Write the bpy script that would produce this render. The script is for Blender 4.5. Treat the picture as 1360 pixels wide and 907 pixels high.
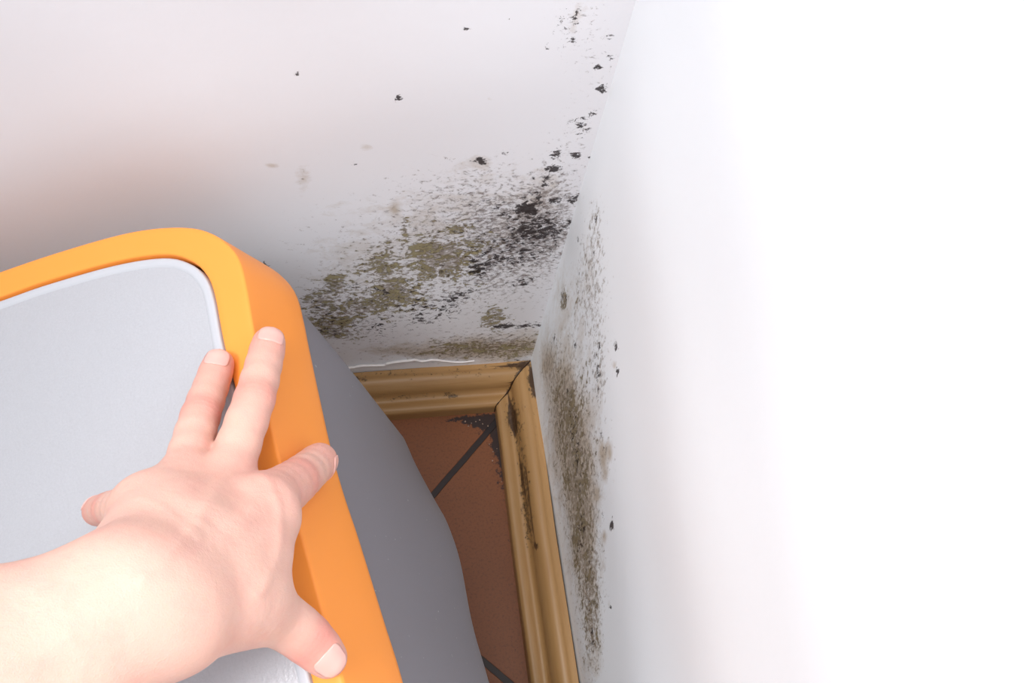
import bpy, bmesh, math, random
import numpy as np
from mathutils import Matrix, Vector
random.seed(7); rng = np.random.default_rng(7)
sc = bpy.context.scene
for o in list(bpy.data.objects): bpy.data.objects.remove(o)

# ------------------------------------------------------------------ camera
FPX = 1150.0                                   # focal length in pixels of the 1360 px wide frame
M = np.array([[0.9856, -0.1297, 0.1089], [0.0662, 0.887, 0.457], [-0.1559, -0.4432, 0.8828]])  # world axes in camera space
u_, s_, vt_ = np.linalg.svd(M); M = u_ @ vt_
def ray(px, py): return np.array([(px - 680) / FPX, -(py - 453.5) / FPX, -1.0])
CORNER_H = 0.039
C0 = ray(705, 478) * 0.90 - M @ np.array([0, 0, CORNER_H])
CAM = -M.T @ C0
def c2w(p): return M.T @ (np.asarray(p) - C0)
def at_depth(px, py, z): return c2w(ray(px, py) * z)
def project(P):                                 # (n,3) world -> pixel x, pixel y
    q = np.asarray(P) @ M.T + C0
    return 680 + FPX * q[..., 0] / -q[..., 2], 453.5 - FPX * q[..., 1] / -q[..., 2]
cam_d = bpy.data.cameras.new('camera'); cam = bpy.data.objects.new('camera', cam_d)
sc.collection.objects.link(cam); sc.camera = cam
cam_d.sensor_width = 36; cam_d.sensor_fit = 'HORIZONTAL'; cam_d.lens = 36 * FPX / 1360
cam_d.clip_start = 0.01
mw = np.eye(4); mw[:3, :3] = M.T; mw[:3, 3] = CAM
cam.matrix_world = Matrix(mw.tolist())

# ------------------------------------------------------------------ light
w = bpy.data.worlds.new('world'); sc.world = w; w.use_nodes = True
w.node_tree.nodes['Background'].inputs[0].default_value = (0.93, 0.95, 1.0, 1)
w.node_tree.nodes['Background'].inputs[1].default_value = 0.62
def area(name, loc, target, size, power, col=(1, 1, 1), spread=180):
    d = bpy.data.lights.new(name, 'AREA'); d.shape = 'SQUARE'; d.size = size; d.energy = power; d.color = col
    d.spread = math.radians(spread)
    o = bpy.data.objects.new(name, d); sc.collection.objects.link(o)
    o.location = loc; o.rotation_euler = (Vector(target) - Vector(loc)).to_track_quat('-Z', 'Y').to_euler()
    return o
area('ceiling_lamp_light', (-0.45, -0.52, 2.05), (-0.25, -0.3, 0.3), 0.8, 11, (1, 0.99, 0.97))
area('flash_bounce_light', (-0.75, -0.62, 1.80), (0.0, -0.60, 0.85), 0.35, 6.0, (0.98, 0.99, 1), 80)
sc.view_settings.view_transform = 'Standard'; sc.view_settings.look = 'None'
sc.view_settings.exposure = 0.0; sc.view_settings.gamma = 1.0; sc.view_settings.use_curve_mapping = False

# ------------------------------------------------------------------ helpers
def lin(c):
    r = []
    for v in c[:3]:
        v = v / 255.0
        r.append(v / 12.92 if v <= 0.04045 else ((v + 0.055) / 1.055) ** 2.4)
    return (*r, 1.0)
class NT:
    def __init__(s, name):
        s.m = bpy.data.materials.new(name); s.m.use_nodes = True; s.t = s.m.node_tree
        s.b = s.t.nodes['Principled BSDF']
    def n(s, typ, **kw):
        nd = s.t.nodes.new(typ)
        for k, v in kw.items():
            if hasattr(nd, k): setattr(nd, k, v)
            else: nd.inputs[k.replace('_', ' ')].default_value = v
        return nd
    def l(s, a, b): s.t.links.new(a, b)
    def math(s, op, a, b=None, clamp=False):
        nd = s.t.nodes.new('ShaderNodeMath'); nd.operation = op; nd.use_clamp = clamp
        for i, v in enumerate((a, b)):
            if v is None: continue
            if isinstance(v, (int, float)): nd.inputs[i].default_value = v
            else: s.l(v, nd.inputs[i])
        return nd.outputs[0]
    def mix(s, fac, a, b):
        nd = s.t.nodes.new('ShaderNodeMix'); nd.data_type = 'RGBA'
        for i, v in ((0, fac), (6, a), (7, b)):
            if isinstance(v, (int, float, tuple)): nd.inputs[i].default_value = v
            else: s.l(v, nd.inputs[i])
        return nd.outputs[2]
    def noise(s, vec, scale, detail=4, rough=0.6, dist=0.0):
        nd = s.t.nodes.new('ShaderNodeTexNoise'); nd.inputs['Scale'].default_value = scale
        nd.inputs['Detail'].default_value = detail; nd.inputs['Roughness'].default_value = rough
        nd.inputs['Distortion'].default_value = dist
        if vec is not None: s.l(vec, nd.inputs['Vector'])
        return nd.outputs[0]
    def obj(s, scale=(1, 1, 1)):
        tc = s.t.nodes.new('ShaderNodeTexCoord'); mp = s.t.nodes.new('ShaderNodeMapping')
        mp.inputs['Scale'].default_value = scale; s.l(tc.outputs['Object'], mp.inputs[0]); return mp.outputs[0]
    def attr(s, name):
        nd = s.t.nodes.new('ShaderNodeAttribute'); nd.attribute_name = name; return nd.outputs['Fac']
    def bump(s, h, strength, dist, prev=None):
        nd = s.t.nodes.new('ShaderNodeBump'); nd.inputs['Strength'].default_value = strength
        nd.inputs['Distance'].default_value = dist; s.l(h, nd.inputs['Height'])
        if prev is not None: s.l(prev, nd.inputs['Normal'])
        s.l(nd.outputs[0], s.b.inputs['Normal']); return nd.outputs[0]
def link(name, me, mat=None, parent=None):
    o = bpy.data.objects.new(name, me); sc.collection.objects.link(o)
    if mat: me.materials.append(mat)
    if parent: o.parent = parent
    return o
def mesh(name, V, F, smooth=True):
    me = bpy.data.meshes.new(name); me.from_pydata([tuple(map(float, v)) for v in V], [], [tuple(map(int, f)) for f in F])
    me.validate(); me.update()
    if smooth: me.polygons.foreach_set('use_smooth', [True] * len(me.polygons))
    return me
def setattr_f(me, name, vals):
    a = me.attributes.new(name, 'FLOAT', 'POINT'); a.data.foreach_set('value', np.asarray(vals, dtype=np.float32).ravel())
def fix_normals(me):
    bm = bmesh.new(); bm.from_mesh(me); bmesh.ops.recalc_face_normals(bm, faces=bm.faces); bm.to_mesh(me); bm.free()

# stains: sums of soft spots given where they sit on the surface (cx, cy, half widths, tilt, strength)
def spots(px, py, L):
    d = np.zeros_like(px)
    for s in L:
        cx, cy, sx, sy, st = s[:5]; a = math.radians(s[5]) if len(s) > 5 else 0
        dx, dy = px - cx, py - cy
        xx = dx * math.cos(a) - dy * math.sin(a); yy = dx * math.sin(a) + dy * math.cos(a)
        v = st * np.exp(-0.5 * ((xx / sx) ** 2 + (yy / sy) ** 2))
        d = d + v * (1 - np.clip(d, 0, 1) * 0.5)
    return d

# ------------------------------------------------------------------ walls with mould
def wall_material(name, vx, tint, g1, g2, br, gry):
    """vx: object-space scale vector that makes stains longer in one direction"""
    t = NT(name); co = t.obj(); cs = t.obj(vx)
    gc = gry
    b, g, tn, gr = t.attr('black_mould'), t.attr('green_mould'), t.attr('tan_stain'), t.attr('grey_speckle')
    nf = t.noise(cs, 250, 6, 0.72, 0.4); nm = t.noise(cs, 80, 7, 0.72, 0.6); nl = t.noise(cs, 30, 5, 0.62, 0.5)
    nb = t.noise(cs, 210, 6, 0.76, 0.5)
    def mask(dens, noise, amp, gain, off=0.5):
        a = t.math('MULTIPLY', t.math('SUBTRACT', noise, 0.5), amp)
        m = t.math('MULTIPLY', t.math('SUBTRACT', t.math('ADD', dens, a), off), gain, True)
        return t.math('MULTIPLY', m, t.math('MULTIPLY', t.math('SUBTRACT', dens, 0.04), 9.0, True))
    base = lin(tint)
    tanm = mask(tn, t.math('ADD', t.math('MULTIPLY', nm, 0.5), t.math('MULTIPLY', nl, 0.5)), 1.9, 1.6, 0.30)
    col = t.mix(t.math('MULTIPLY', tanm, 0.75), base, lin((176, 156, 128)))
    greym = mask(gr, nf, 3.4, 2.2, 0.54)
    col = t.mix(t.math('MULTIPLY', greym, 0.78), col, lin(gc))
    brm = mask(g, t.math('ADD', t.math('MULTIPLY', nf, 0.7), t.math('MULTIPLY', nm, 0.3)), 3.8, 3.5, 0.42)
    col = t.mix(t.math('MULTIPLY', brm, 0.68), col, lin(br))
    gmix = t.math('ADD', t.math('MULTIPLY', nm, 0.5), t.math('ADD', t.math('MULTIPLY', nf, 0.32), t.math('MULTIPLY', nl, 0.18)))
    gm = mask(t.math('MINIMUM', g, 0.6), gmix, 6.5, 5.0, 0.56)
    gcol = t.mix(t.math('ADD', t.math('MULTIPLY', t.math('SUBTRACT', nf, 0.5), 2.6), 0.5, True), lin(g1), lin(g2))
    gcol = t.mix(t.math('MULTIPLY', t.math('SUBTRACT', nb, 0.52), 9.0, True), gcol, lin((78, 62, 44)))
    col = t.mix(t.math('MULTIPLY', gm, 0.86), col, gcol)
    bm_ = mask(b, nb, 4.4, 4.5, 0.56)
    col = t.mix(t.math('MULTIPLY', bm_, 0.93), col, lin((38, 28, 30)))
    t.l(col, t.b.inputs['Base Color']); t.b.inputs['Roughness'].default_value = 0.62
    t.b.inputs['Specular IOR Level'].default_value = 0.25
    h = t.math('ADD', t.math('MULTIPLY', t.noise(co, 260, 3, 0.6), 0.10), t.math('MULTIPLY', t.noise(co, 30, 3, 0.5), 0.25))
    h = t.math('SUBTRACT', h, t.math('MULTIPLY', gm, 0.5))
    h = t.math('SUBTRACT', h, t.math('MULTIPLY', greym, 0.18))
    t.bump(h, 0.9, 0.0010)
    return t.m

def wall_grid(name, axis, us, zs):
    U, Z = np.meshgrid(us, zs); n = U.size
    # hand-plastered wall: very slight waviness
    wav = 0.0007 * np.sin(U * 31 + Z * 17) + 0.0005 * np.sin(U * 12 - Z * 43)
    fade = np.clip(Z / 0.06, 0, 1) * np.clip(-U / 0.03, 0, 1)
    wav = wav * fade
    if axis == 'x': V = np.stack([U.ravel(), (wav).ravel(), Z.ravel()], 1)
    else: V = np.stack([wav.ravel(), U.ravel(), Z.ravel()], 1)
    r, c = U.shape; idx = np.arange(n).reshape(r, c)
    F = np.stack([idx[:-1, :-1], idx[:-1, 1:], idx[1:, 1:], idx[1:, :-1]], -1).reshape(-1, 4)
    if axis == 'y': F = F[:, ::-1]
    me = bpy.data.meshes.new(name)
    me.vertices.add(n); me.vertices.foreach_set('co', V.astype(np.float32).ravel())
    me.loops.add(F.size); me.loops.foreach_set('vertex_index', F.astype(np.int32).ravel())
    me.polygons.add(len(F)); me.polygons.foreach_set('loop_start', np.arange(0, F.size, 4, dtype=np.int32))
    me.polygons.foreach_set('use_smooth', np.ones(len(F), dtype=bool))
    me.update(calc_edges=True)
    return me, V
fine_u = np.concatenate([np.linspace(-2.2, -0.62, 12)[:-1], np.arange(-0.62, 0.0001, 0.0016)])
fine_z = np.concatenate([np.arange(0.0, 0.78, 0.0018), np.linspace(0.78, 2.4, 12)])
fine_u[-1] = 0.0

# --- back wall
me, V = wall_grid('wall_back', 'x', fine_u, fine_z)
px, py = project(V); ok = (V[:, 2] < 0.8)
black = spots(px, py, [
 (755,40,6,22,.36,-10),(775,60,18,8,.2),(705,255,8,18,.34),(560,300,40,10,.14),(716,262,4,6,.4),(722,245,4,5,.4),(733,312,14,6,.2),(694,305,12,6,.2),(680,318,12,6,.25),
 (697,277,10,6,1.1),(712,288,17,12,.46),(724,299,22,11,.42),(520,400,80,36,.2),(737,265,7,6,.7),(759,264,8,4.5,.8),(771,258,2.5,2,.7),(735,224,9,4,1.15),(740,204,7.5,4,1.1,30),
 (765,205,5.5,4,1.1),(726,236,4,3.5,1.0),(730,245,6.5,2.6,.95),(783,210,3,1.8,.95),(709,236,2.8,1.8,1),(748,300,14,6,.4,20),(700,310,14,9,.5),
 (726,327,26,18,.44),(660,334,32,18,.48),(676,345,22,10,.34),(641,364,10,9,.58),(630,352,6,7,.5),(652,270,16,7,.45),(620,272,12,6,.3),(668,288,12,7,.36),(637,290,10,6,.36),
 (690,377,14,6,.52,20),(698,372,7,5,.3),(616,390,16,6,.5,15),(600,398,8,7,.42),(590,412,11,7,.48),(560,405,12,12,.42),(556,425,20,6,.32),(502,437,9,10,.42),(447,432,22,10,.3),(425,405,16,12,.25),
 (665,434,8,2.4,1.1),(684,432,14,2.6,.75),(708,432,12,3,.6),(505,386,8,3.5,.7),(545,380,5,3,.3),(512,460,6,3,.4),(638,214,6,3.8,1.3),(529,130,4.2,2.6,1.25),(619,38,3.2,1.8,1.1),(678,25,2.6,1.5,.75),(394,98,2.8,1.6,.95),
 (672,203,6,2.5,.62),(798,119,4.5,3.4,1.1,-20),(801,112,3,1.3,.6),(776,156,10,3,.72,22),(785,151,4,2.6,.8),(772,172,6.5,6,.66),(782,175,3,4,.5),(774,163,6,2.5,.6),(752,172,7,3,.34,50),(809,77,6,5,.5,30),(789,91,3.4,2.4,.9),(795,88,3,2,.6),
 (352,352,5,3.4,.75),(470,217,2.4,1.6,.8),(424,204,2.2,1.6,.7),(470,317,0.1,0.1,0),(762,53,3,2.5,.72),(766,20,2.5,12,.5,-8),(742,32,2.2,14,.52,-32),(808,50,7,3,.4),(727,66,4,5,.36),
 (352,352,3,2,.5),(590,350,5,14,.25),(640,310,16,8,.25),(709,452,16,5,.35),(693,478,12,4,.45),(468,382,7,3,.4),(430,440,12,4,.35)])
green = spots(px, py, [
 (445,376,11,9,.75),(422,396,22,13,.5),(436,433,26,11,.62),(480,410,16,9,.45),(500,404,20,13,.4),(517,372,14,16,.4),(538,305,5,13,.62),(512,326,8,12,.34),(568,345,14,18,.52),(585,330,26,7,.62),
 (612,303,12,5,.66),(600,352,18,14,.5),(655,325,18,9,.42),(527,390,15,11,.7),(560,402,13,12,.45),(505,350,14,12,.42),(657,420,14,10,.78),(648,432,8,6,.4),(452,446,22,5,.45),(480,355,12,8,.3),(630,398,10,6,.35),
 (640,464,30,8,.38),(595,458,16,7,.35),(690,462,18,9,.32),(403,235,9,14,.16),(440,415,35,20,.34),(520,365,62,38,.26),(590,340,42,26,.25),(640,464,60,9,.30),(705,446,14,14,.3),(560,470,30,5,.35),(610,340,30,30,.16)])
tan = spots(px, py, [
 (540,310,100,48,.40),(480,380,80,45,.30),(640,463,60,12,1.1),(700,452,18,16,.6),(520,465,30,6,.5),(361,220,7,3,.62),(403,238,10,14,.46),(487,196,7,4,.6),(525,278,5,8,.62),(593,134,6,3,.46),(650,132,6,3,.42),
 (640,214,11,7,.5),(616,220,14,10,.28),(765,22,5,20,.55,-10),(778,12,4,12,.35,-20),(750,18,4,14,.35),(570,470,22,5,.5),(640,260,60,25,.22),(700,300,50,60,.18),(728,240,14,30,.3),(712,300,26,40,.2)])
grey = spots(px, py, [
 (690,320,60,50,.60),(600,310,85,40,.40),(500,390,80,45,.42),(640,380,60,30,.28),(730,280,30,45,.42),(600,255,70,25,.28),(660,460,60,14,.75),(560,470,60,9,.32),(755,200,22,50,.25),(790,100,22,40,.22),(765,30,30,34,.26),(440,430,40,25,.35),(640,225,40,18,.22),(420,300,60,30,.14)])
lim = (py < 496) & ok
for nme, d in (('black_mould', black), ('green_mould', green), ('tan_stain', tan), ('grey_speckle', grey)):
    d = np.where(ok, d, 0.0)
    setattr_f(me, nme, d)
back = link('wall_back', me, wall_material('mouldy white plaster', (0.8, 1.0, 1.1), (236, 236, 240), (118, 106, 72), (186, 176, 136), (132, 114, 94), (112, 98, 92))); back['kind'] = 'structure'

# --- right wall
me, V = wall_grid('wall_right', 'y', fine_u, fine_z)
px, py = project(V)
black = spots(px, py, [
 (736,452,2,5,.7),(795,457,1.8,5,.9),(818,459,1.8,5,.9),(820,491,2,5,.85),(812,698,1.8,6,1.2),(799,683,1.8,3.5,.7),(795,503,3,20,.5),(790,480,3,14,.4),(760,560,4,22,.42),(766,600,4,26,.48),(770,650,4,20,.4),(774,700,3,14,.62),(770,725,3,12,.5),
 (780,790,4,26,.42),(748,398,3,9,.5),(790,290,3,5,.62),(770,320,3,6,.4),(788,345,3,24,.35),(798,580,2,7,.55),(802,600,2,6,.4),(787,850,4,22,.36),(811,805,1.6,3,.9),(764,460,1.8,5,.6),(743,560,5,30,.34),(752,520,3,14,.36),(806,540,0.1,0.1,0),(772,378,2.5,20,.35),(784,740,3,10,.4)])
green = spots(px, py, [
 (749,397,4,12,.85),(742,470,6,18,.35),(768,535,9,16,.5),(750,545,7,30,.5),(757,590,13,34,.5),(765,640,13,34,.55),(771,690,12,34,.5),(775,740,11,34,.45),(781,800,9,34,.5),(786,850,8,30,.5),(793,590,4,14,.3),(738,520,7,20,.5),(782,500,7,14,.3),(768,395,4,20,.3)])
tan = spots(px, py, [
 (750,400,22,50,.42),(786,360,10,60,.35),(726,480,8,20,.7),(745,520,14,50,.9),(760,590,20,60,1.0),(772,680,16,60,1.0),(780,760,13,60,.6),(788,850,10,50,.6),(799,497,5,30,.45),(800,605,4,14,.85),(810,600,4,12,.8),(804,630,3,8,.7),(816,485,2.5,5,.6),(793,655,3,7,.6),(803,712,2,5,.6),(809,804,2,6,.5),(790,540,8,30,.35)])
grey = spots(px, py, [
 (788,360,12,60,.48),(770,400,14,50,.36),(748,520,18,50,.6),(762,590,20,60,.7),(772,680,16,60,.75),(782,770,13,60,.7),(788,850,10,50,.62),(797,495,8,35,.5),(806,600,8,30,.35),(800,420,14,60,.22),(792,300,7,30,.4),(728,480,8,22,.5)])
for nme, d in (('black_mould', black), ('green_mould', green), ('tan_stain', tan), ('grey_speckle', grey)): setattr_f(me, nme, d)
right = link('wall_right', me, wall_material('mouldy white plaster side', (1.0, 1.0, 0.55), (238, 242, 246), (98, 86, 60), (160, 146, 116), (160, 146, 128), (140, 128, 116))); right['kind'] = 'structure'

# ------------------------------------------------------------------ floor
ux = np.concatenate([np.linspace(-2.2, -0.5, 8)[:-1], np.arange(-0.5, 0.0001, 0.003)]); ux[-1] = 0.0
U, Y = np.meshgrid(ux, ux); V = np.stack([U.ravel(), Y.ravel(), np.zeros(U.size)], 1)
idx = np.arange(U.size).reshape(U.shape)
F = np.stack([idx[:-1, :-1], idx[:-1, 1:], idx[1:, 1:], idx[1:, :-1]], -1).reshape(-1, 4)
me = mesh('floor', V, F)
px, py = project(V)
setattr_f(me, 'dirt', spots(px, py, [(650,562,15,8,1.8),(628,558,20,4,1.2),(663,585,8,20,1.2),(668,612,7,26,.95),(673,640,5,22,.65),(678,680,4,24,.5),(600,556,25,3,.5),(684,720,3,20,.4),(530,562,20,4,.3),(655,575,20,15,.35)]))
t = NT('terracotta floor tile'); co = t.obj()
sep = t.n('ShaderNodeSeparateXYZ'); t.l(co, sep.inputs[0])
# tiles laid diagonally; joints measured on the floor
def gw(px_, py_):
    r = M.T @ ray(px_, py_); s = -CAM[2] / r[2]; return CAM + r * s
a1, a2 = gw(650, 571), gw(580, 652); b1, b2 = gw(641.5, 877.6), gw(674, 905)
d1 = (a2 - a1)[:2]; d1 /= np.linalg.norm(d1); n1 = np.array([-d1[1], d1[0]]); n2 = d1.copy()
if n2 @ (b1[:2] - a1[:2]) < 0: n2 = -n2
TILE = 0.25
def axis_coord(nv, ref):
    s = t.math('ADD', t.math('MULTIPLY', sep.outputs[0], float(nv[0])), t.math('MULTIPLY', sep.outputs[1], float(nv[1])))
    s = t.math('ADD', s, -float(nv @ ref[:2]) + 20 * TILE)
    wob = t.math('MULTIPLY', t.math('SUBTRACT', t.noise(co, 60, 2), 0.5), 0.0012)
    s = t.math('MODULO', t.math('ADD', s, wob), TILE)
    return t.math('MINIMUM', s, t.math('SUBTRACT', TILE, s))
dj = t.math('MINIMUM', axis_coord(n1, a1), axis_coord(n2, b1))
joint = t.math('SUBTRACT', 1.0, t.math('MULTIPLY', t.math('SUBTRACT', dj, 0.0028), 1400.0, True))
sp = t.math('MULTIPLY', t.math('SUBTRACT', t.noise(co, 420, 4, .7), 0.5), 5.0, True)
cl = t.noise(co, 14, 3, .5)
tile = t.mix(cl, lin((120, 68, 33)), lin((138, 80, 42)))
tile = t.mix(t.math('MULTIPLY', sp, 0.6), tile, lin((84, 44, 24)))
dirt = t.math('MULTIPLY', t.math('SUBTRACT', t.math('ADD', t.attr('dirt'), t.math('MULTIPLY', t.math('SUBTRACT', t.noise(co, 150, 6, .75), 0.5), 4.0)), 0.62), 4.0, True)
tile = t.mix(joint, tile, lin((38, 24, 22)))
tile = t.mix(t.math('MULTIPLY', dirt, 0.93), tile, lin((26, 16, 18)))
t.l(tile, t.b.inputs['Base Color']); t.b.inputs['Roughness'].default_value = 0.5
h = t.math('SUBTRACT', t.math('MULTIPLY', t.noise(co, 500, 4, .6), 0.2), t.math('MULTIPLY', joint, 1.0))
t.bump(h, 0.5, 0.001)
floor = link('floor', me, t.m); floor['kind'] = 'structure'

# ------------------------------------------------------------------ baseboards (moulded wooden strip, 39 mm)
prof = [(0.0, 0.039), (0.0055, 0.0392), (0.0085, 0.0405), (0.0125, 0.0402), (0.0165, 0.0378), (0.0195, 0.0338), (0.0212, 0.0285),
        (0.0220, 0.0235), (0.0240, 0.0198), (0.0272, 0.0184), (0.0320, 0.0192), (0.0362, 0.0190), (0.0386, 0.0168), (0.0388, 0.0120), (0.0388, 0.0), (0.0, 0.0)]
def fine_prof(P, n):
    out = []
    for i in range(len(P) - 1):
        for k in range(n): 
            a = k / n; out.append((P[i][0] * (1 - a) + P[i + 1][0] * a, P[i][1] * (1 - a) + P[i + 1][1] * a))
    out.append(P[-1]); return out
# smooth the profile with Catmull-Rom on the moulded front
def catmull(P, n, closed=False):
    P = [np.array(p, float) for p in P]; out = []
    N = len(P)
    rngi = range(N) if closed else range(N - 1)
    for i in rngi:
        p0 = P[(i - 1) % N] if closed or i > 0 else P[0]; p1 = P[i % N]; p2 = P[(i + 1) % N]; p3 = P[(i + 2) % N] if closed or i + 2 < N else P[-1]
        for k in range(n):
            s = k / n
            out.append(0.5 * ((2 * p1) + (-p0 + p2) * s + (2 * p0 - 5 * p1 + 4 * p2 - p3) * s * s + (-p0 + 3 * p1 - 3 * p2 + p3) * s ** 3))
    if not closed: out.append(P[-1])
    return out
pf = catmull(prof[:13], 4) + [np.array(prof[13]), np.array(prof[14]), np.array(prof[15])]
def board_mat(name, scale, spotlist):
    t = NT(name); co = t.obj(scale); iso = t.obj()
    g1 = t.noise(co, 60, 5, 0.65, 0.2); g2 = t.noise(co, 260, 4, 0.7)
    col = t.mix(g1, lin((136, 98, 52)), lin((188, 148, 100)))
    col = t.mix(t.math('MULTIPLY', t.math('SUBTRACT', g2, 0.55), 3.0, True), col, lin((150, 104, 58)))
    crk = t.math('MULTIPLY', t.math('SUBTRACT', t.math('ADD', t.attr('dirt'), t.math('MULTIPLY', t.math('SUBTRACT', t.noise(co, 130, 4, .6), .5), 2.6)), 0.9), 8.0, True)
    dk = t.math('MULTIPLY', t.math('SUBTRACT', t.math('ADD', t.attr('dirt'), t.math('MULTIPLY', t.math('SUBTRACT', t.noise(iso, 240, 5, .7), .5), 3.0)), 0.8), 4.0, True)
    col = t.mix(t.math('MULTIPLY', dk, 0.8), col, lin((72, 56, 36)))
    col = t.mix(t.math('MULTIPLY', crk, 0.85), col, lin((58, 36, 20)))
    yl = t.math('MULTIPLY', t.math('SUBTRACT', t.math('ADD', t.attr('yellow'), t.math('MULTIPLY', t.math('SUBTRACT', t.noise(iso, 150, 3, .6), .5), 1.5)), 0.55), 4.0, True)
    col = t.mix(yl, col, lin((196, 176, 40)))
    t.l(col, t.b.inputs['Base Color']); t.b.inputs['Roughness'].default_value = 0.42
    t.bump(t.math('SUBTRACT', t.math('MULTIPLY', g2, .3), dk), 0.4, 0.0006)
    return t.m
def baseboard(name, side, stains, yellow, mat_scale, label):
    # side 'x': runs along the back wall; 'y': along the right wall; mitred end at the corner
    n = 420; L = np.concatenate([np.linspace(-2.1, -0.6, 6)[:-1], np.linspace(-0.6, 0, n)])
    V = []; k = len(pf)
    for l in L:
        for (tt, hh) in pf:
            end = -(tt + 0.0007) if True else 0
            a = l if l < -0.08 else -0.08 + (l + 0.08) / 0.08 * (0.08 + end)
            wob = 0.0004 * math.sin(a * 40) if a > -0.7 else 0
            V.append((a, -tt - 0.0003, hh + wob * (hh > 0)) if side == 'x' else (-tt - 0.0003, a, hh + wob * (hh > 0)))
    F = []
    for i in range(len(L) - 1):
        for j in range(k):
            q = (i * k + j, i * k + (j + 1) % k, (i + 1) * k + (j + 1) % k, (i + 1) * k + j); F.append(q)
    F.append(tuple(range(k))); F.append(tuple(range((len(L) - 1) * k, len(L) * k)))
    me = mesh(name, V, F); fix_normals(me)
    if side == 'y':      # this strip has come a little away from the wall
        for v in me.vertices: v.co.x -= 0.0016 * min(1, max(0, (-v.co.y - 0.08) / 0.1))
    VV = np.array(V); px, py = project(VV); vis = VV[:, 2] > 0.002
    pj = np.tile(np.array(pf)[:, 0], len(L)); grime_shade = 0.10 + 0.3 * np.exp(-((pj - 0.0238) / .0032) ** 2) + 0.35 * (np.array(pf)[:, 1][np.arange(len(VV)) % k] < 0.006)  # even base dirt, plus groove shading painted in as dark tone; foot darkened
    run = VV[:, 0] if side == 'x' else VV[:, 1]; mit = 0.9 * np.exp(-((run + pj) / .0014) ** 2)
    setattr_f(me, 'dirt', spots(px, py, stains) * .85 * vis + grime_shade + mit); setattr_f(me, 'yellow', spots(px, py, yellow))  # dirt attribute holds stains, mitre joint and the painted groove shading
    o = link(name, me, board_mat(name + ' wood', mat_scale, None)); o['kind'] = 'structure'; o['label'] = label
    m = o.modifiers.new('edge', 'EDGE_SPLIT'); m.split_angle = math.radians(50)
    return o
bs = [(700,492,9,12,1.3),(480,503,16,4,.6),(640,500,70,3,.35),(690,485,16,4,.75),(660,486,40,3,.55),(600,490,60,2.5,.55),(520,495,40,3,.55),(600,526,8,3,.85),(608,503,3,4,.7),(640,495,30,2,.4),(560,497,50,2,.4),(665,545,14,10,.6),(545,505,6,2,.6),(700,505,10,12,.5),(465,504,14,3,.8),(550,528,40,5,.3),(680,520,5,14,.5)]
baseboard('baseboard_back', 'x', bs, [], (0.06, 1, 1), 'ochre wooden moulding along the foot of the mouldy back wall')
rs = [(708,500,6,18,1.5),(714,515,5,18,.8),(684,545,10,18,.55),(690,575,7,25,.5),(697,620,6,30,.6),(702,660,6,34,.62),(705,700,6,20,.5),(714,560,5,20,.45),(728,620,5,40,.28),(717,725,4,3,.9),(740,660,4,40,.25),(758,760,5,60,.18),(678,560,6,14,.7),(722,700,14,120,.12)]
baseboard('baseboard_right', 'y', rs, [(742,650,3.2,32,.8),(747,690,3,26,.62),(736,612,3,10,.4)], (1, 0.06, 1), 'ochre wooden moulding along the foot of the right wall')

# loose paint edge that has lifted above the back baseboard
pts = [(446,488.5),(458,488),(470,487),(480,485),(495,484.5),(510,484),(514,482),(530,479.5),(545,478),(552,477),(560,479),(575,477),(590,478.5),(610,480),(630,478)]
V = []; F = []
for i, (x, y) in enumerate(catmull(pts, 5)):
    r = M.T @ ray(x, y); s = -CAM[1] / r[1]; P = CAM + r * s
    w_ = 0.0008 + 0.0005 * math.sin(i * 0.9) ** 2
    for dy, dz in ((0.0, w_), (-0.0022, w_ * .6), (-0.0024, -w_ * .2), (0.0, -w_)): V.append((P[0], dy + 0.0004, P[2] + dz))
    if i:
        for j in range(4):
            a = (i - 1) * 4 + j; b = (i - 1) * 4 + (j + 1) % 4; F.append((a, b, b + 4, a + 4))
t = NT('lifted white paint'); t.b.inputs['Base Color'].default_value = lin((232, 226, 224)); t.b.inputs['Roughness'].default_value = .6
flake = link('paint_edge', mesh('paint_edge', V, F), t.m, back)
flake['label'] = 'thin white lifted edge of peeling paint'; fix_normals(flake.data)

# crumbs of plaster and grime on the tiles in the corner
t = NT('pale plaster crumb'); t.b.inputs['Base Color'].default_value = lin((176, 150, 132)); t.b.inputs['Roughness'].default_value = .8
V = []; F = []
cr = [(626,562),(632,560),(641,563),(622,566),(650,590),(655,600),(713,823),(684,745),(686,748),(654,612),(637,558),(648,566),(618,560),(666,640),(700,868),(660,596)]
for (x, y) in cr:
    P = gw(x, y); r_ = 0.0004 + 0.0006 * random.random(); b0 = len(V)
    ico = [(0,0,1),(.9,0,.4),(.28,.85,.4),(-.72,.52,.4),(-.72,-.52,.4),(.28,-.85,.4),(.7,.5,-.4),(-.28,.85,-.4),(-.9,0,-.4),(-.28,-.85,-.4),(.7,-.5,-.4),(0,0,-.6)]
    for v in ico: V.append(tuple(P[i] + v[i] * r_ * (0.7 + .6 * random.random()) + (r_ * .55 if i == 2 else 0) for i in range(3)))
    for f in [(0,1,2),(0,2,3),(0,3,4),(0,4,5),(0,5,1),(1,6,2),(2,7,3),(3,8,4),(4,9,5),(5,10,1),(2,6,7),(3,7,8),(4,8,9),(5,9,10),(1,10,6),(6,11,7),(7,11,8),(8,11,9),(9,11,10),(10,11,6)]:
        F.append(tuple(b0 + i for i in f))
cm = link('plaster_crumbs', mesh('plaster_crumbs', V, F, False), t.m)
cm['kind'] = 'stuff'; cm['label'] = 'pale plaster crumbs scattered on the dark tiles in the corner'; cm['category'] = 'crumbs'

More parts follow.
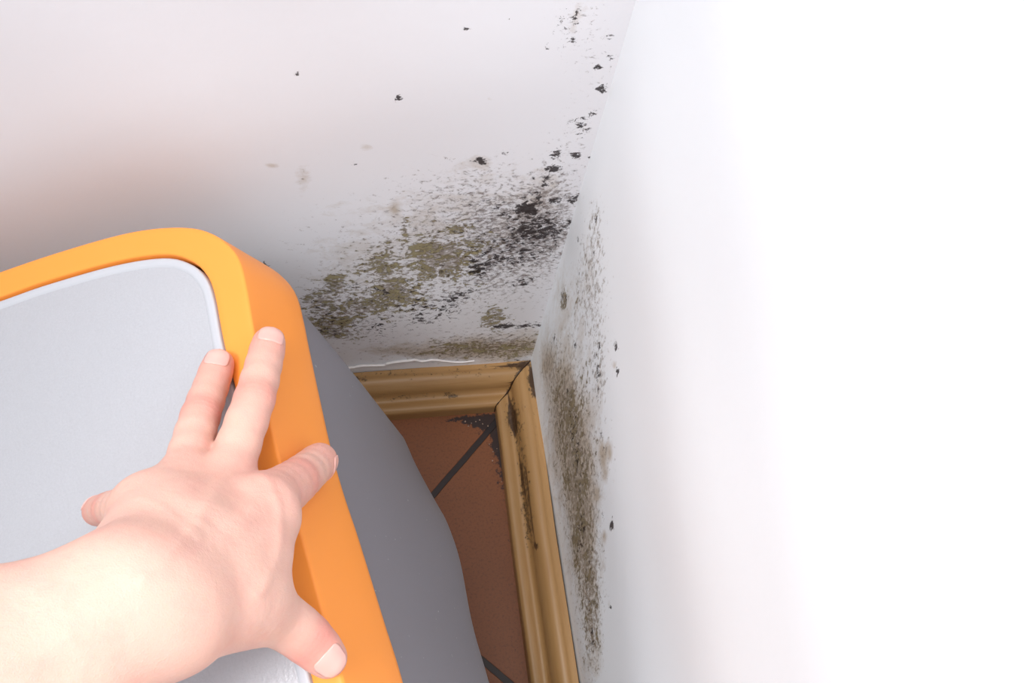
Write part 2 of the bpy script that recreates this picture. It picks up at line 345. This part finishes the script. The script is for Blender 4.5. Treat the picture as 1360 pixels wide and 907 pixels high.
# ------------------------------------------------------------------ the tipped plastic case
Ew = np.array([0.37089379, 0.08530224, -0.92474933]); Fw = np.array([0.12771945, -0.9909958, -0.04018799]); Aw = np.array([0.91985083, 0.103203, 0.37844894])
Ow = at_depth(400, 705, 0.42)
def half(P, um=-240.0):
    R = [(um * 2 - x, y) for (x, y) in reversed(P[1:-1])]
    return P + R
outer = half([(-240,-215),(-166,-212.3),(-126.5,-210),(-88,-206),(-63,-200.9),(-41.3,-193),(-27.7,-184.4),(-17.2,-172.5),(-10.8,-158),(-9.2,-138.4),(-8.8,-118),(-6.8,-60),(-4.2,-30),(0,0),(5.2,43.7),(8.8,73),(11,110),(11,150),(8,190),(0,220),(-18,244),(-45,258),(-100,266),(-166,270),(-240,272)])
inner = half([(-240,-197),(-166.9,-194.3),(-135,-193),(-89.4,-188.2),(-57.6,-180.6),(-41.6,-170.7),(-32.8,-158.7),(-29,-143.6),(-27.2,-110.3),(-22.1,-64.7),(-18.5,-30),(-14.5,10),(-7.1,65),(-4.5,110),(-5,150),(-9,188),(-20,214),(-42,235),(-75,245),(-166,252),(-240,254)])
def resamp(P, n):
    C_ = np.array(catmull(P, 12, True)); C_ = np.vstack([C_, C_[:1]])
    d = np.r_[0, np.cumsum(np.linalg.norm(np.diff(C_, axis=0), axis=1))]
    s = np.linspace(0, d[-1], n, endpoint=False)
    return np.stack([np.interp(s, d, C_[:, 0]), np.interp(s, d, C_[:, 1])], 1) / 1000
NR = 360
CEN = np.array([-0.24, 0.028])
def by_angle(P):   # same angular parameter for every ring so that rings line up
    C_ = resamp(P, 3000); a = np.unwrap(np.arctan2(C_[:, 1] - CEN[1], C_[:, 0] - CEN[0]))
    if a[-1] < a[0]: a = -a; sgn = -1
    else: sgn = 1
    # angles chosen by arc length on the outline for even spacing
    return C_, a, sgn
def ring_from(P, angs):
    C_, a, sgn = by_angle(P)
    a0 = a[0]; aa = np.r_[a, a[0] + 2 * math.pi]; CC = np.vstack([C_, C_[:1]])
    q = (angs - a0) % (2 * math.pi) + a0
    return np.stack([np.interp(q, aa, CC[:, 0]), np.interp(q, aa, CC[:, 1])], 1)
Co, ao, _s = by_angle(outer)
ANG = ao[np.linspace(0, 3000, NR, endpoint=False).astype(int)]
R_out = ring_from(outer, ANG); R_in = ring_from(inner, ANG)
def normals2(R):
    tn = np.roll(R, -1, 0) - np.roll(R, 1, 0); n = np.stack([tn[:, 1], -tn[:, 0]], 1); n /= np.linalg.norm(n, axis=1)[:, None]
    if ((R - CEN) * n).sum() < 0: n = -n
    return n
No = normals2(R_out); Ni = normals2(R_in)
def loft(rings, cap0=False, cap1=False, close=False):
    V = []; F = []
    for (R, w_) in rings:
        wv = np.broadcast_to(w_, (NR,))
        V.append(np.column_stack([R, wv]))
    k = len(rings); V = np.vstack(V)
    for i in range(k if close else k - 1):
        i2 = (i + 1) % k
        for j in range(NR):
            F.append((i * NR + j, i * NR + (j + 1) % NR, i2 * NR + (j + 1) % NR, i2 * NR + j))
    if cap0: F.append(tuple(range(NR)))
    if cap1: F.append(tuple(range((k - 1) * NR, k * NR)))
    return V, F
case = bpy.data.objects.new('plastic_case', None); sc.collection.objects.link(case)
# origin of the thing: its lowest point, on the floor
def loc2w(V): V = np.asarray(V); return Ow + V[:, :1] * Aw + V[:, 1:2] * Fw + V[:, 2:] * Ew
case_parts = []
def case_part(name, VF, mat, parent=None, split=None):
    V, F = VF; Wv = loc2w(V)
    me = mesh(name, Wv, F); fix_normals(me); o = link(name, me, mat, parent or case)
    if split:
        m = o.modifiers.new('edge', 'EDGE_SPLIT'); m.split_angle = math.radians(split)
    case_parts.append(o); return o
# materials
t = NT('orange plastic'); co = t.obj()
col = t.mix(t.noise(co, 8, 2), lin((250, 152, 62)), lin((252, 156, 68)))
t.l(col, t.b.inputs['Base Color']); t.b.inputs['Roughness'].default_value = 0.42; t.b.inputs['Specular IOR Level'].default_value = 0.35
t.bump(t.noise(co, 900, 2), 0.08, 0.0003); m_or = t.m
t = NT('grey plastic shell'); co = t.obj()
spk = t.math('MULTIPLY', t.math('SUBTRACT', t.noise(co, 330, 2, .5), 0.74), 12, True)
col = t.mix(spk, lin((128, 125, 131)), lin((205, 205, 210)))
t.l(col, t.b.inputs['Base Color']); t.b.inputs['Roughness'].default_value = 0.45
t.bump(t.noise(co, 700, 2), 0.08, 0.0003); m_gr = t.m
t = NT('silver grey panel'); co = t.obj()
col = t.mix(t.noise(co, 900, 3, .7), lin((180, 181, 186)), lin((196, 197, 202)))
t.l(col, t.b.inputs['Base Color']); t.b.inputs['Roughness'].default_value = 0.38; t.b.inputs['Metallic'].default_value = 0.25
t.bump(t.noise(co, 520, 3, .6), 0.45, 0.0006); m_pn = t.m
t = NT('silver grey panel edge'); t.b.inputs['Base Color'].default_value = lin((188, 190, 196)); t.b.inputs['Roughness'].default_value = 0.4; m_pe = t.m
# rim
rings = []
W_R = 0.060
rings.append((R_in - Ni * 0.0, 0.012))
rings.append((R_in + Ni * 0.0002, 0.0010)); rings.append((R_in + Ni * 0.0006, 0.0003)); rings.append((R_in + Ni * 0.0014, 0.0))
for a in (0.25, 0.5, 0.75, 0.93): rings.append((R_in * (1 - a) + R_out * a, 0.0))
rings[-1] = (R_out - No * 0.0016, 0.0)
for a in (20, 45, 70, 90):
    rr = 0.0018; rings.append((R_out - No * (rr - rr * math.sin(math.radians(a))), rr - rr * math.cos(math.radians(a))))
for wv, off in ((0.010, .0008), (0.025, .002), (0.040, .0034), (0.055, .0046), (0.0585, .0044), (0.0598, .0036), (0.060, .0025)):
    rings.append((R_out + No * off, wv))
rings.append((R_out - No * 0.003, 0.060)); rings.append((R_out - No * 0.006, 0.050)); rings.append((R_in + Ni * 0.003, 0.050))
case_part('rim', loft(rings, close=True), m_or, split=60)
# panel: a raised border and a slightly sunk textured field
g = 0.0013
rp = [(R_in - Ni * g, 0.011), (R_in - Ni * g, 0.0022), (R_in - Ni * (g + .0006), 0.0014), (R_in - Ni * (g + .0016), 0.0012), (R_in - Ni * 0.0048, 0.0012), (R_in - Ni * 0.0062, 0.0014), (R_in - Ni * 0.0070, 0.0020)]
panel_border = case_part('panel_border', loft(rp), m_pe)
# field is gently domed
rf = []
base = R_in - Ni * 0.0070
for a in np.linspace(0, 0.985, 16):
    R = base * (1 - a) + CEN * a
    rf.append((R, 0.0020 - 0.003 * (1 - (1 - a) ** 2)))
panel = case_part('panel', loft(rf, cap1=True), m_pn)
panel_border.parent = panel; 
# body shell
rb = [(R_out - No * 0.0055, 0.052), (R_out - No * 0.0022, 0.0602)]
DEP = 0.245
def body_ring(wv):
    s = (wv - 0.060) / (DEP - 0.060)
    topc = np.clip(-(R_out[:, 1] + 0.04) / 0.175, 0, 1)           # more taper towards the far end
    sh = R_out - No * 0.0022
    pull = 0.075 * s ** 1.3
    sh = sh.copy(); sh[:, 1] = sh[:, 1] + topc * pull
    # corners get rounder with depth
    cornr = np.clip((R_out[:, 0] + 0.09) / 0.09, 0, 1) * topc
    sh[:, 0] = sh[:, 0] - cornr * 0.008 * s ** 1.3 + np.where(R_out[:, 0] > -0.2, 1, 0) * 0.012 * s * np.exp(-((sh[:, 1] + 0.025) / 0.055) ** 2)
    return sh
for wv in (0.07, 0.09, 0.11, 0.13, 0.15, 0.17, 0.19, 0.21, 0.231): rb.append((body_ring(wv), wv))
Rl = body_ring(0.231); Nl = normals2(Rl)
for a in (15, 30, 45, 60, 75, 90):
    rr = 0.014; rb.append((Rl - Nl * (rr - rr * math.cos(math.radians(a))), 0.231 + rr * math.sin(math.radians(a))))
case_part('body', loft(rb, cap1=True), m_gr)
zmin = min(min(v.co.z for v in o.data.vertices) for o in case_parts)
allv = np.vstack([[v.co[:] for v in o.data.vertices] for o in case_parts]); low = allv[allv[:, 2].argmin()]
print('CASE lowest point', low, 'max', allv.max(0), 'min', allv.min(0))
case.location = Vector(low.tolist())
for o in case_parts: o.data.transform(Matrix.Translation(-case.location))
case['label'] = 'large grey plastic case with orange rim and pale panel, tipped away from the corner'
case['category'] = 'plastic case'

# ------------------------------------------------------------------ hand and forearm
def J(px_, py_, z, r): return (at_depth(px_, py_, z), r / 1000.0)
chains = dict(
 middle=[J(300,645,.398,11.5), J(317,590,.413,10.4), J(338,530,.430,9.9), J(350,485,.450,9.2), J(357,456,.461,8.8)],
 ring=[J(240,645,.390,11.0), J(253,600,.408,9.9), J(266,553,.428,9.4), J(280,514,.446,8.7), J(290,484,.455,8.2)],
 little=[J(185,676,.372,10.5), J(162,674,.395,8.6), J(147,675,.412,8.0), J(136,677,.428,7.5), J(129,679,.438,7.2)],
 index=[J(352,668,.388,13.0), J(371,655,.406,12.0), J(392,640,.424,11.0), J(411,624,.446,10.2), J(424,612,.460,9.7)],
 thumb=[J(300,800,.345,16.0), J(345,812,.362,13.0), J(378,826,.372,11.2), J(408,848,.380,10.6), J(435,874,.384,8.8)],
)
wr_r, wr_u = J(226,816,.320,18), J(155,778,.312,17.5)
palm = [
 [wr_r, J(290,745,.352,16), J(346,690,.384,12.5)],
 [J(200,805,.316,18), J(258,720,.352,16), J(300,648,.396,12.0)],
 [J(180,792,.314,18), J(212,715,.350,15.5), J(238,650,.388,11.5)],
 [wr_u, J(168,738,.342,13.5), J(186,678,.370,11.0)],
 [J(235,822,.325,17), J(285,806,.340,16), J(330,798,.356,15)],
 [J(310,780,.352,15), J(342,735,.368,12.5), J(362,695,.382,10)],
 [J(225,690,.362,12), J(205,665,.376,10)],
]
arm = [
 [wr_r, J(120,868,.300,18.5), J(-20,925,.285,25), J(-330,1090,.262,34), J(-1390,1718,.20,40)],
 [wr_u, J(70,815,.300,18.5), J(-60,862,.288,24), J(-380,980,.265,34), J(-1400,1640,.20,40)],
 [J(190,800,.316,17), J(90,845,.300,20), J(-40,895,.286,28), J(-350,1030,.262,38), J(-1390,1680,.205,44)],
]
tendons = [[J(196,780,.300,1.2), J(262,700,.335,1.6), J(300,642,.3835,2.2)], [J(180,770,.297,1.0), J(215,700,.334,1.4), J(238,648,.3775,2.0)], [J(215,790,.303,1), J(290,725,.336,1.5), J(352,664,.3745,2.2)]]

allj = [j for c in list(chains.values()) + palm + arm for j in c]
lo = np.min([p - r for p, r in allj], 0) - .004; hi = np.max([p + r for p, r in allj], 0) + .004
def rcone(P, a, ra, b, rb_):
    ba = b - a; l2 = ba @ ba; rr = ra - rb_; a2 = l2 - rr * rr; il2 = 1 / l2
    pa = P - a; y = pa @ ba; z = y - l2
    xx = ((pa * l2 - ba * y[..., None]) ** 2).sum(-1); y2 = y * y * l2; z2 = z * z * l2
    k = np.sign(rr) * rr * rr * xx
    out = (np.sqrt(xx * a2 * il2) + y * rr) * il2 - ra
    c1 = np.sign(z) * a2 * z2 > k; c2 = np.sign(y) * a2 * y2 < k
    out = np.where(c2, np.sqrt(xx + y2) * il2 - ra, out)
    out = np.where(c1, np.sqrt(xx + z2) * il2 - rb_, out)
    return out
def smin(a, b, k):
    h = np.maximum(k - np.abs(a - b), 0) / k
    return np.minimum(a, b) - h * h * k * 0.25
def chain_sdf(P, ch, k):
    d = None
    for (a, ra), (b, rb_) in zip(ch[:-1], ch[1:]):
        s = rcone(P, a, ra, b, rb_)
        d = s if d is None else smin(d, s, k)
    return d
def smooth_chain(ch, n):     # Catmull-Rom so that fingers bend softly
    P = [np.r_[p, r] for p, r in ch]; Q = catmull(P, n)
    return [(q[:3], q[3]) for q in Q]
def hand_sdf(P):
    d = None
    for c in palm:
        s = chain_sdf(P, c, .004); d = s if d is None else smin(d, s, .014)
    a = None
    for c in arm:
        s = chain_sdf(P, c, .006); a = s if a is None else smin(a, s, .012)
    d = smin(d, a, .012)
    fg = {k: chain_sdf(P, smooth_chain(c, 2), .002) for k, c in chains.items()}
    f = None
    for k in ('index', 'middle', 'ring', 'little'):
        f = fg[k] if f is None else smin(f, fg[k], .0018)
    d = smin(d, fg['thumb'], .010)
    d = smin(d, f, .009)
    for c in tendons: d = smin(d, chain_sdf(P, c, .002), .006)
    return d
# coarse pass finds the shell, fine pass evaluates only near it (surface nets)
H = 0.0011
dim = np.ceil((hi - lo) / H).astype(int) + 1
B = 8
bd = np.ceil(dim / B).astype(int)
D = np.full(bd * B, 1.0, dtype=np.float32)
cz = np.stack(np.meshgrid(*[(np.arange(n) + .5) * B * H for n in bd], indexing='ij'), -1).reshape(-1, 3) + lo
dc = hand_sdf(cz)
near = np.where(np.abs(dc) < B * H * 1.25)[0]
off = np.stack(np.meshgrid(*[np.arange(B)] * 3, indexing='ij'), -1).reshape(-1, 3)
bi = np.stack(np.unravel_index(near, bd), -1)
D_ = D.reshape(-1)
full = np.array(D.shape)
inside = np.where(dc <= -B * H * 1.25)[0]
for ids, calc in ((inside, False), (near, True)):
    for s in range(0, len(ids), 1200):
        b3 = np.stack(np.unravel_index(ids[s:s + 1200], bd), -1)
        g3 = (b3[:, None, :] * B + off[None]).reshape(-1, 3)
        fl = (g3[:, 0] * full[1] + g3[:, 1]) * full[2] + g3[:, 2]
        D_[fl] = hand_sdf(g3 * H + lo) if calc else -1.0
D = D_.reshape(full)
sg = D < 0
c8 = [(i, j, k) for i in (0, 1) for j in (0, 1) for k in (0, 1)]
n3 = full - 1
cnt = sum(sg[i:i + n3[0], j:j + n3[1], k:k + n3[2]].astype(np.int8) for i, j, k in c8)
cells = np.argwhere((cnt > 0) & (cnt < 8))
acc = np.zeros((len(cells), 3)); num = np.zeros(len(cells))
for a in c8:
    for ax in range(3):
        if a[ax] == 0:
            b = list(a); b[ax] = 1
            da = D[cells[:, 0] + a[0], cells[:, 1] + a[1], cells[:, 2] + a[2]]; db = D[cells[:, 0] + b[0], cells[:, 1] + b[1], cells[:, 2] + b[2]]
            cr_ = (da < 0) != (db < 0); tt = np.where(cr_, da / np.where(cr_, da - db, 1), 0)
            p = np.tile(np.array(a, float), (len(cells), 1)); p[:, ax] = tt
            acc[cr_] += p[cr_]; num[cr_] += 1
Vh = (cells + acc / num[:, None]) * H + lo
vid = np.full(n3, -1, dtype=np.int32); vid[cells[:, 0], cells[:, 1], cells[:, 2]] = np.arange(len(cells))
Fh = []
for ax in range(3):
    sl0 = [slice(1, n3[i]) for i in range(3)]; sl0[ax] = slice(0, n3[ax])
    sl1 = [slice(1, n3[i]) for i in range(3)]; sl1[ax] = slice(1, n3[ax] + 1)
    s0 = sg[tuple(sl0)]; s1 = sg[tuple(sl1)]
    e = np.argwhere(s0 != s1); o_ = np.array([1, 1, 1]); o_[ax] = 0; g_ = e + o_
    flip = s0[e[:, 0], e[:, 1], e[:, 2]]
    u1, u2 = [(1, 2), (2, 0), (0, 1)][ax]
    du = np.zeros(3, int); du[u1] = 1; dv = np.zeros(3, int); dv[u2] = 1
    q = np.stack([vid[tuple((g_ - du - dv).T)], vid[tuple((g_ - dv).T)], vid[tuple(g_.T)], vid[tuple((g_ - du).T)]], 1)
    q[~flip] = q[~flip][:, ::-1]; Fh.append(q)
Fh = np.vstack(Fh); Fh = Fh[(Fh >= 0).all(1)]
# a little relaxing
ed = np.vstack([Fh[:, [0, 1]], Fh[:, [1, 2]], Fh[:, [2, 3]], Fh[:, [3, 0]]])
for it in range(3):
    s = np.zeros_like(Vh); c = np.zeros(len(Vh))
    for a in range(3):
        s[:, a] = np.bincount(ed[:, 0], Vh[ed[:, 1], a], len(Vh)) + np.bincount(ed[:, 1], Vh[ed[:, 0], a], len(Vh))
    c = np.bincount(ed[:, 0], minlength=len(Vh)) + np.bincount(ed[:, 1], minlength=len(Vh))
    Vh = Vh * .4 + .6 * s / np.maximum(c, 1)[:, None]
def surf_n(P, e=.0006):
    g_ = np.stack([hand_sdf(P + np.eye(3)[i] * e) - hand_sdf(P - np.eye(3)[i] * e) for i in range(3)], -1)
    return g_ / np.maximum(np.linalg.norm(g_, axis=-1), 1e-9)[..., None]
# skin creases over the joints and low veins, as displacement along the surface normal
Nh = surf_n(Vh)
toc = CAM - Vh; toc /= np.linalg.norm(toc, axis=1)[:, None]
dors = np.clip((Nh * toc).sum(1) * 1.5, 0, 1)
disp = np.zeros(len(Vh)); red = np.zeros(len(Vh))
for k, js in (('middle', (2,)), ('ring', (2,)), ('index', (2,)), ('thumb', (3,)), ('little', (2,))):
    ch = chains[k]
    for j in js:
        c = ch[j][0]; ax = ch[j + 1][0] - ch[j - 1][0]; ax /= np.linalg.norm(ax)
        rel = Vh - c; sA = rel @ ax; rad = np.linalg.norm(rel - sA[:, None] * ax, axis=1)
        wgt = np.exp(-(sA / .0062) ** 2) * (rad < ch[j][1] * 1.6) * dors
        disp += (-0.0001 if k == 'index' else -0.00022) * wgt * (0.5 + 0.5 * np.cos(sA / .0029 * 2 * math.pi + 2.0 * np.sin(rad * 900)))
        disp += 0.00015 * np.exp(-(sA / .009) ** 2) * (rad < ch[j][1] * 1.6) * dors
        red += 0.7 * np.exp(-(sA / .008) ** 2) * (rad < ch[j][1] * 1.7)
    tip, dj_ = ch[-1][0], ch[-2][0]
    red += 0.8 * np.exp(-(np.linalg.norm(Vh - (tip * .8 + dj_ * .2), axis=1) / .014) ** 2)
for (p, s_r) in ((chains['index'][0][0], .018), (chains['middle'][0][0], .012), (chains['ring'][0][0], .011), (chains['index'][1][0], .016)):
    red += 0.5 * np.exp(-(np.linalg.norm(Vh - p, axis=1) / s_r) ** 2)
def vein(pts, amp, wd):
    global disp
    P2 = catmull([np.array(p, float) for p in pts], 10); vx_, vy_ = project(Vh)
    dm = np.full(len(Vh), 1e9)
    for p in P2: dm = np.minimum(dm, (vx_ - p[0]) ** 2 + (vy_ - p[1]) ** 2)
    disp = disp + amp * np.exp(-dm / (2 * wd * wd)) * dors
vein([(345,625),(362,650),(372,690),(368,740),(350,780),(342,790)], .0007, 5)
vein([(175,660),(205,668),(235,690),(265,712)], .0005, 5)
vein([(290,640),(262,690),(225,740),(190,770)], .0005, 6)
Vh = Vh + Nh * disp[:, None]
t = NT('light skin'); co = t.obj()
rd = t.attr('redness')
c1 = t.mix(t.noise(co, 28, 3, .5), lin((220, 172, 155)), lin((226, 184, 168)))
c1 = t.mix(t.math('MULTIPLY', t.math('SUBTRACT', t.noise(co, 60, 3, .6), .45), 1.6, True), c1, lin((214, 154, 142)))
c1 = t.mix(t.math('MULTIPLY', rd, .75, True), c1, lin((216, 136, 124)))
t.l(c1, t.b.inputs['Base Color']); t.b.inputs['Roughness'].default_value = 0.55
t.b.inputs['Subsurface Weight'].default_value = 0.25; t.b.inputs['Subsurface Radius'].default_value = (1.0, 0.35, 0.2); t.b.inputs['Subsurface Scale'].default_value = 0.004
t.b.inputs['Specular IOR Level'].default_value = 0.4
vor = t.n('ShaderNodeTexVoronoi'); vor.inputs['Scale'].default_value = 900; vor.feature = 'DISTANCE_TO_EDGE'; t.l(co, vor.inputs['Vector'])
hh = t.math('ADD', t.math('MULTIPLY', vor.outputs[0], .35), t.noise(co, 320, 4, .6))
t.bump(hh, 0.42, 0.0007); m_skin = t.m
me = bpy.data.meshes.new('person')
me.vertices.add(len(Vh)); me.vertices.foreach_set('co', Vh.astype(np.float32).ravel())
me.loops.add(Fh.size); me.loops.foreach_set('vertex_index', Fh.astype(np.int32).ravel())
me.polygons.add(len(Fh)); me.polygons.foreach_set('loop_start', np.arange(0, Fh.size, 4, dtype=np.int32))
me.polygons.foreach_set('use_smooth', np.ones(len(Fh), dtype=bool)); me.update(calc_edges=True); me.validate()
setattr_f(me, 'redness', np.clip(red, 0, 1))
hand = link('person', me, m_skin)
hand['label'] = "person's bare left hand and forearm, fingers spread, gripping the orange rim of the case"; hand['category'] = 'person'

# nails
t = NT('fingernail'); co = t.obj()
t.l(t.mix(t.noise(co, 90, 2), lin((230, 172, 160)), lin((234, 182, 172))), t.b.inputs['Base Color']); t.b.inputs['Roughness'].default_value = 0.28
t.b.inputs['Subsurface Weight'].default_value = .1; t.b.inputs['Subsurface Scale'].default_value = .003; m_nail = t.m
def nail(key, dvec, ln, wd, back_=.35, lift=.0004):
    ch = chains[key]; a = ch[-2][0]; b = ch[-1][0]; ax = (b - a) / np.linalg.norm(b - a)
    dw = M.T @ np.array(dvec, float); dw -= ax * (dw @ ax); dw /= np.linalg.norm(dw); sd = np.cross(ax, dw)
    r = ch[-1][1]; ns, nt_ = 18, 14; V = []; F = []
    for i in range(ns + 1):
        s = i / ns
        for j in range(nt_ + 1):
            q = -1 + 2 * j / nt_
            # superelliptic outline: round towards the tip, gently curved at the cuticle
            w_ = (1 - abs(2 * s - 1) ** 3.2) ** (1 / 3.2) if 0 < s < 1 else 0.0
            th = q * wd * max(w_, .02)
            along = (s - back_) * ln + 0.08 * ln * (0 if True else q)
            dirv = dw * math.cos(th) + sd * math.sin(th)
            # march from outside inwards onto the finger surface
            V.append((b + ax * along, dirv))
    P = np.array([v[0] for v in V]); Dv = np.array([v[1] for v in V])
    st = P + Dv * (r * 1.15); over = np.clip((P - b) @ ax, 0, None); st = st - Dv * (r * .6 * np.clip(over / r, 0, 1) ** 2)[:, None]
    for it in range(6): st = st - surf_n(st) * hand_sdf(st)[:, None]
    # flatten: nails are flatter than the fingertip
    top = st + surf_n(st) * lift; bot = st - surf_n(st) * .0004
    n = len(V); VV = np.vstack([top, bot])
    for i in range(ns):
        for j in range(nt_):
            a0 = i * (nt_ + 1) + j; q4 = (a0, a0 + 1, a0 + nt_ + 2, a0 + nt_ + 1); F.append(q4); F.append(tuple(x + n for x in reversed(q4)))
    bd_ = [j for j in range(nt_ + 1)] + [i * (nt_ + 1) + nt_ for i in range(1, ns + 1)] + [ns * (nt_ + 1) + j for j in range(nt_ - 1, -1, -1)] + [i * (nt_ + 1) for i in range(ns - 1, 0, -1)]
    for x, y in zip(bd_, bd_[1:] + bd_[:1]): F.append((x, y, y + n, x + n))
    me = mesh('fingernail', VV, F); fix_normals(me)
    return link('fingernail', me, m_nail, hand)
nail('middle', (.45, .55, .9), .0125, .85, .52)
nail('ring', (.2, .5, .9), .0115, .82, .52)
nail('index', (.9, -.5, .1), .0115, .8, .5)
nail('thumb', (.75, -.35, .65), .0135, .82, .52)
nail('little', (-.3, .8, .5), .0100, .75)

# report contact distances while building
def loc(Pw):
    d = np.asarray(Pw) - Ow; return (d @ Aw, d @ Fw, d @ Ew)
for k, ch in chains.items():
    print(k, [tuple(round(float(x) * 1000, 1) for x in loc(p)) for p, r in ch], 'r', ch[-1][1])
print('hand verts', len(Vh))
